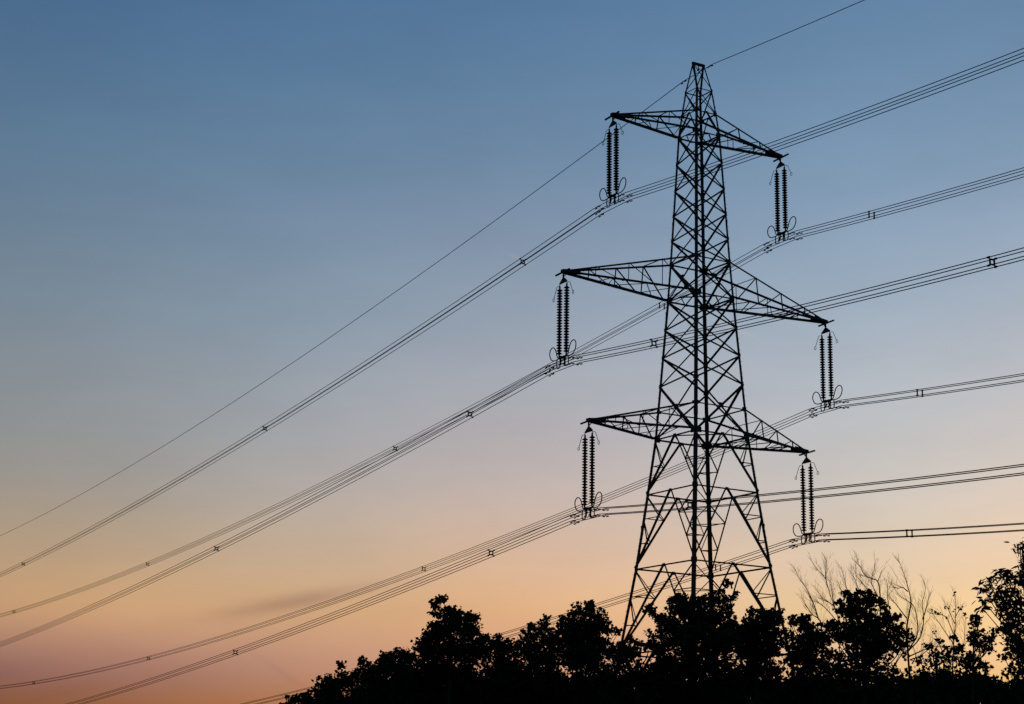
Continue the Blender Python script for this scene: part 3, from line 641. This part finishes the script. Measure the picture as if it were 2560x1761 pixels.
HEDGE=[(-45.99,-42.04,4.38,0.6,0.4),(-45.86,-42.11,3.73,0.7,0.57),(-45.44,-42.06,4.53,0.46,0.42),(-45.32,-42.12,3.88,0.7,0.57),(-44.89,-41.89,4.71,0.62,0.39),(-44.76,-41.96,4.06,0.7,0.58),(-45.03,-42.89,4.82,0.55,0.33),(-44.9,-42.96,4.17,0.69,0.57),(-44.9,-43.54,5.09,0.61,0.33),(-44.78,-43.61,4.45,0.69,0.56),(-43.93,-42.75,5.14,0.57,0.32),(-43.81,-42.82,4.49,0.7,0.57),(-43.54,-42.8,5.2,0.5,0.33),(-43.42,-42.87,4.54,0.7,0.57),(-43.68,-44.07,4.8,0.54,0.42),(-43.56,-44.13,4.16,0.69,0.56),(-42.63,-43.17,5.11,0.63,0.4),(-42.51,-43.24,4.45,0.7,0.58),(-42.81,-44.42,5.08,0.48,0.32),(-42.69,-44.49,4.43,0.69,0.56),(-42.26,-44.18,5.13,0.58,0.3),(-42.15,-44.25,4.48,0.7,0.57),(-41.69,-44.03,5.11,0.51,0.37),(-41.58,-44.1,4.45,0.7,0.57),(-42.15,-45.54,4.85,0.45,0.42),(-42.04,-45.61,4.21,0.68,0.56),(-41.81,-45.85,4.84,0.51,0.39),(-41.7,-45.92,4.2,0.68,0.56),(-41.42,-46.04,5.15,0.61,0.32),(-41.32,-46.1,4.51,0.68,0.56),(-40.13,-44.77,4.96,0.52,0.43),(-40.03,-44.84,4.3,0.7,0.58),(-39.97,-45.25,5.12,0.59,0.32),(-39.87,-45.32,4.46,0.7,0.57),(-40.42,-46.73,4.84,0.46,0.41),(-40.32,-46.8,4.2,0.68,0.56),(-39.09,-45.51,5.09,0.63,0.35),(-38.99,-45.58,4.43,0.7,0.58),(-39.43,-46.74,5.13,0.46,0.32),(-39.33,-46.81,4.48,0.69,0.56),(-38.35,-45.84,5.11,0.47,0.33),(-38.25,-45.91,4.45,0.71,0.58),(-38.63,-47.1,5.08,0.56,0.33),(-38.54,-47.17,4.43,0.69,0.57),(-38.23,-47.35,5.13,0.61,0.31),(-38.14,-47.42,4.48,0.69,0.57),(-37.46,-46.89,5.17,0.59,0.32),(-37.37,-46.96,4.51,0.7,0.57),(-37.12,-47.27,5.13,0.54,0.32),(-37.03,-47.34,4.47,0.7,0.57),(-37.44,-48.27,4.97,0.63,0.36),(-37.35,-48.34,4.33,0.69,0.56),(-36.87,-48.31,4.95,0.58,0.36),(-36.79,-48.38,4.31,0.69,0.57),(-36.61,-48.65,5.18,0.52,0.32),(-36.53,-48.72,4.54,0.69,0.57),(-35.95,-48.61,4.98,0.52,0.37),(-35.86,-48.68,4.34,0.7,0.57),(-35.48,-48.6,5.16,0.52,0.42),(-35.4,-48.67,4.51,0.7,0.57),(-35.24,-49.03,5.03,0.59,0.39),(-35.15,-49.1,4.38,0.7,0.57),(-35.47,-49.91,5.03,0.58,0.36),(-35.39,-49.98,4.39,0.69,0.56),(-34.27,-49.2,5.21,0.56,0.39),(-34.19,-49.26,4.55,0.7,0.58),(-34.93,-50.46,5.05,0.53,0.38),(-34.86,-50.53,4.41,0.69,0.56),(-33.86,-49.95,5.13,0.57,0.35),(-33.78,-50.02,4.48,0.7,0.57),(-34.13,-50.91,4.97,0.6,0.41),(-34.05,-50.98,4.33,0.69,0.56),(-32.98,-50.31,5.04,0.56,0.37),(-32.91,-50.38,4.39,0.7,0.58),(-32.75,-50.59,5.08,0.58,0.37),(-32.67,-50.65,4.43,0.7,0.58),(-33.47,-52.0,4.99,0.55,0.4),(-33.4,-52.07,4.36,0.68,0.56),(-32.53,-51.65,5.13,0.57,0.4),(-32.47,-51.71,4.49,0.7,0.57),(-32.86,-52.62,5.22,0.56,0.35),(-32.8,-52.69,4.59,0.68,0.56),(-31.95,-52.2,5.14,0.54,0.31),(-31.89,-52.26,4.51,0.7,0.57),(-32.4,-53.16,5.23,0.48,0.34),(-32.33,-53.22,4.6,0.68,0.56),(-31.68,-52.94,5.27,0.56,0.35),(-31.62,-53.0,4.63,0.69,0.57),(-30.76,-52.62,5.31,0.53,0.31),(-30.7,-52.68,4.67,0.7,0.57),(-31.65,-53.97,5.07,0.51,0.4),(-31.59,-54.03,4.44,0.68,0.56),(-31.46,-54.23,5.04,0.51,0.37),(-31.4,-54.29,4.42,0.68,0.56),(-30.13,-53.53,5.05,0.6,0.36),(-30.07,-53.59,4.41,0.7,0.57),(-30.83,-54.76,5.11,0.55,0.37),(-30.78,-54.82,4.49,0.68,0.56),(-29.84,-54.47,5.03,0.61,0.35),(-29.78,-54.52,4.4,0.7,0.57),(-29.68,-54.76,5.23,0.48,0.38),(-29.63,-54.82,4.6,0.69,0.57),(-29.7,-55.31,5.01,0.49,0.36),(-29.65,-55.37,4.39,0.69,0.56),(-29.47,-55.57,4.93,0.61,0.42),(-29.42,-55.63,4.31,0.69,0.56),(-28.28,-55.1,5.25,0.54,0.37),(-28.23,-55.15,4.62,0.7,0.58)]

# ------------------------------------------------------------------ hedgerow trees
def leaf_mesh(name, centres, size, m, parent, shape, drop=0.0, seed=0):
    """many small folded leaves in one crown mesh"""
    rng = np.random.default_rng(seed)
    n = len(centres)
    if shape == 'broad':
        base = np.array([(0, 0, 0), (.34, .10, .06), (.56, .52, .12), (.26, .66, .05), (0, 1.0, 0), (-.26, .66, .05), (-.56, .52, .12), (-.34, .10, .06)])
        faces = [(0, 1, 2, 3, 4), (4, 5, 6, 7, 0)]
    else:
        base = np.array([(0, 0, 0), (.13, .30, .03), (.12, .62, .03), (0, 1.0, -.06), (-.12, .62, .03), (-.13, .30, .03)])
        faces = [(0, 1, 2, 3), (3, 4, 5, 0)]
    k = len(base)
    ax = rng.normal(size=(n, 3)); ax[:, 2] = ax[:, 2] * .55 - drop
    ax /= np.linalg.norm(ax, axis=1)[:, None]
    nn = rng.normal(size=(n, 3)); nn[:, 2] += .4
    s = np.cross(ax, nn); s /= np.linalg.norm(s, axis=1)[:, None]
    nn = np.cross(s, ax)
    sz = size * rng.uniform(.45, 1.3, n)
    vs = centres[:, None, :] + sz[:, None, None] * (base[None, :, 0:1] * s[:, None, :] + base[None, :, 1:2] * ax[:, None, :] + base[None, :, 2:3] * nn[:, None, :])
    vs = vs.reshape(-1, 3)
    fl = [len(f) for f in faces]
    idx = np.concatenate([np.array(f) for f in faces])
    loops = (np.arange(n)[:, None] * k + idx[None, :]).reshape(-1)
    starts = np.concatenate([[0], np.cumsum(np.tile(fl, n))[:-1]])
    me = bpy.data.meshes.new(name)
    me.vertices.add(len(vs)); me.vertices.foreach_set('co', vs.astype(np.float32).reshape(-1))
    me.loops.add(len(loops)); me.loops.foreach_set('vertex_index', loops.astype(np.int32))
    me.polygons.add(n * len(faces)); me.polygons.foreach_set('loop_start', starts.astype(np.int32))
    me.polygons.foreach_set('loop_total', np.tile(fl, n).astype(np.int32))
    me.update(calc_edges=True); me.validate()
    me.materials.append(m)
    o = bpy.data.objects.new(name, me); COL.objects.link(o); o.parent = parent
    return o

FWD = np.array([math.sin(YAW), math.cos(YAW), 0.0]); RGT = np.array([math.cos(YAW), -math.sin(YAW), 0.0])
def make_tree(name, label, cat, lobes, leaf=.088, per=1750, shape='broad', lm='leaf', trunk_r=.11, drop=0.0, seed=1, group=None, trunk=True):
    rng = np.random.default_rng(seed)
    lob = np.array(lobes)
    w = lob[:, 3] * lob[:, 4]
    base = np.average(lob[:, :3], axis=0, weights=w); base[2] = 0
    root = empty(name, tuple(base))
    tag(root, label, cat, group)
    cs = []; wood = MB()
    top = lob[:, 2].max()
    depth0 = {}
    zt = min(top - .4, lob[:, 2].min() + (top - lob[:, 2].min()) * .6)
    bx, by = base[0], base[1]
    tw = V((rng.uniform(-.25, .25), rng.uniform(-.25, .25), 0))
    def trunk_at(z):
        t = max(0, min(1, z / zt)); return V((bx, by, z)) + tw * math.sin(t * 3.0) * .5
    tp = [trunk_at(zt * i / 10) for i in range(11)]
    if trunk: wood.tube([p - V((bx, by, 0)) for p in tp], trunk_r, 8, r2=trunk_r * .3)
    for (x, y, z, rx, rz) in lobes:
        dep = rng.normal() * min(.55, .15 + rx * .6)
        c = np.array([x, y, z]) + FWD * dep
        rd = max(.14, min(rx, .5))
        A = math.pi * rx * rz
        ncl = max(3, int(A * 46 + 2))
        # limb to the lobe
        a = trunk_at(max(.8, min(zt, z - .5 - .5 * math.hypot(x - bx, y - by)))); b = V(c)
        mid = a.lerp(b, .55) + V((0, 0, -.12 - .1 * (b - a).length * .5)) + V(rng.normal(size=3) * .05)
        O = V((bx, by, 0))
        r0 = min(trunk_r * .45, .012 + .02 * max(rx, .2) * 2)
        path = smooth_bend([a - O, mid - O, b - O], 4)
        if trunk: wood.tube(path, r0, 5, r2=.007)
        for i in range(ncl):
            u = rng.normal(size=3); u /= np.linalg.norm(u); rr = rng.uniform(.25, 1) ** .5
            q = c + RGT * (u[0] * rx * rr) + FWD * (u[1] * rd * rr) + np.array([0, 0, u[2] * rz * rr])
            k = max(9, int(per * A / ncl * rng.uniform(.6, 1.4)))
            sg = min(.10, .30 * min(rx, rz) + .022)
            pts = q + np.clip(rng.normal(size=(k, 3)), -1.7, 1.7) * sg * np.array([1.1, 1.1, .8])
            cs.append(pts)
            if trunk and i % 2 == 0:
                wood.tube([b - O + (V(c) - b), V((c + q) / 2) - O + V((0, 0, -.03)), V(q) - O], .009, 4, r2=.004)
    cs = np.concatenate(cs) - base
    cs[:, 2] += .02
    if trunk: wood.build("trunk", M['bark'], root, smooth=True)
    leaf_mesh("crown", cs, leaf, M[lm], root, shape, drop, seed)
    return root

TREES = [
 ('small shrub', 'shrub', 'low leafy shrub at the very left end of the hedge', 'shrub', {}),
 ('s2', 'leafy_bush', 'leafy bush with a thin upright shoot, second along the hedge from its left end', 'bush', {}),
 ('s3', 'leafy_bush', 'small dense bush with one spiky leading shoot, third along the hedge from the left', 'bush', {}),
 ('s4', 'leafy_bush', 'round topped dense bush standing just left of the tall broad tree', 'bush', {}),
 ('big', 'broadleaf_tree', 'tall broad leafy tree with a loose tuft at its top left, left of the pylon', 'tree', {}),
 ('s6', 'leafy_bush', 'low leafy bush in the dip right of the tall broad tree, below the wires', 'bush', {}),
 ('s7', 'broadleaf_tree', 'slim leafy tree with two thin pointed shoots on top', 'tree', {}),
 ('t8', 'broadleaf_tree', 'wide leafy tree with a pointed top and a right-reaching branch, left of the pylon', 'tree', {}),
 ('s9', 'leafy_bush', 'low spreading bush in front of the left foot of the pylon', 'bush', {}),
 ('c10', 'broadleaf_tree', 'big ragged leafy tree right in front of the middle of the pylon', 'tree', dict(trunk_r=.14)),
 ('t11', 'broadleaf_tree', 'leafy tree with a rounded top in front of the right leg of the pylon', 'tree', {}),
 ('t12', 'leafy_bush', 'loose open bush just right of the pylon foot, in front of bare twigs', 'bush', {}),
 ('t13', 'broadleaf_tree', 'dense round headed tree in front of the bare branches right of the pylon', 'tree', dict(leaf=.09, per=1300)),
 ('l15', 'leafy_bush', 'low thin bush in the gap around the sparse sapling', 'bush', dict(per=650)),
 ('y16', 'young_tree', 'small young tree with a narrow pointed top near the right edge', 'tree', dict(leaf=.09, per=950, trunk_r=.06)),
 ('a17', 'ash_tree', 'tall tree with long narrow drooping leaves at the right edge of the picture', 'tree', dict(leaf=.15, shape='narrow', lm='leaf_pale', per=800, drop=.55, trunk_r=.15)),
 ('b18', 'leafy_bush', 'leafy bush below the narrow leaved tree at the right edge', 'bush', dict(leaf=.09, per=850)),
]
for i, (key, nm, lab, cat, kw) in enumerate(TREES):
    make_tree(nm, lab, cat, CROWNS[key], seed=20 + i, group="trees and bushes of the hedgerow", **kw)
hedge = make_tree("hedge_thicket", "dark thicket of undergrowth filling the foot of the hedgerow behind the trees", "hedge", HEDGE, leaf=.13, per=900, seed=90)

# ------------------------------------------------------------------ bare trees behind the hedge
def bare_tree(name, label, r0, stems, seed, leaves=()):
    rng = np.random.default_rng(seed)
    st = [[V(p) for p in s] for s in stems]
    base = st[0][0].copy(); base.z = 0
    root = empty(name, base); tag(root, label, "bare tree", "bare trees behind the hedge")
    main = MB(); tw = main
    main.tube([V((0, 0, 0)), V((.05, -.03, (st[0][0].z) * .5)), st[0][0] - base], r0 * 1.8, 7, r2=r0 * 1.2)
    def grow(p, d, ln, r, lvl):
        pts = [p]; k = max(3, int(ln / .09))
        bend = V(rng.normal(size=3) * .025) + V((0, 0, .03))
        for i in range(k):
            d = (d + bend + V(rng.normal(size=3) * .03)).normalized()
            pts.append(pts[-1] + d * (ln / k))
        tw.tube(pts, r, 4, r2=max(.0016, r * .35))
        if lvl > 0:
            for _ in range(rng.integers(1, 3)):
                j = rng.integers(1, len(pts) - 1)
                dd = (pts[j + 1] - pts[j]).normalized()
                side = V(rng.normal(size=3)); side = (side - dd * side.dot(dd)).normalized()
                grow(pts[j], (dd * .9 + side * .4 + V((0, 0, .1))).normalized(), ln * rng.uniform(.45, .8), max(.003, r * .6), lvl - 1)
    for si, s in enumerate(st):
        # give every stem its own gentle drift in depth, starting where it leaves the older wood
        dz = rng.uniform(-.5, .5) if si else 0
        pts = [p + V(FWD) * (dz * i / len(s)) for i, p in enumerate(s)]
        path = [p - base for p in smooth_bend(pts, 5)]
        ra = r0 if si == 0 else r0 * .62
        main.tube(path, ra * .72, 6, r2=.0035)
        for j in range(3, len(path) - 1):
            f = j / len(path)
            for _ in range(1 if rng.random() < .95 else 0):
                dd = (path[j + 1] - path[j]).normalized()
                side = V(RGT) * rng.choice([-1, 1]) * rng.uniform(.5, 1) + V(FWD) * rng.normal() * .5
                side = (side - dd * side.dot(dd)).normalized()
                grow(path[j], (dd * .9 + side * .40 + V((0, 0, .22))).normalized(), rng.uniform(.22, .6) * (1.15 - f * .6), .0048 * (1.2 - f * .5), 2 if f < .35 else 1)
    main.build("branches", M['twig'], root, smooth=True)
    if leaves:
        c = np.concatenate([np.array(V(p) - base)[None, :] + rng.normal(size=(5, 3)) * .035 for p in leaves])
        leaf_mesh("leaves", c, .075, M['leaf'], root, 'broad', .3, seed)
    return root
bare_tree("bare_tree", "bare spreading tree with fine twigs, first one right of the pylon", *BARE['A'], 3)
bare_tree("bare_tree", "bare tree whose twigs rise behind the dense round headed tree", *BARE['B'], 4)
bare_tree("bare_tree", "bare tree with long curved stems just right of the dense round headed tree", *BARE['C'], 5)
_d = BARE['D'][1]
bare_tree("bare_sapling", "thin upright sapling with a few leaves at its tips, near the right edge", *BARE['D'], 6,
          leaves=[_d[0][-1], _d[0][-2], _d[1][-1], _d[1][-2], _d[2][-1], _d[3][-1], _d[4][-1], _d[5][-1], _d[6][-1], _d[6][-2]])
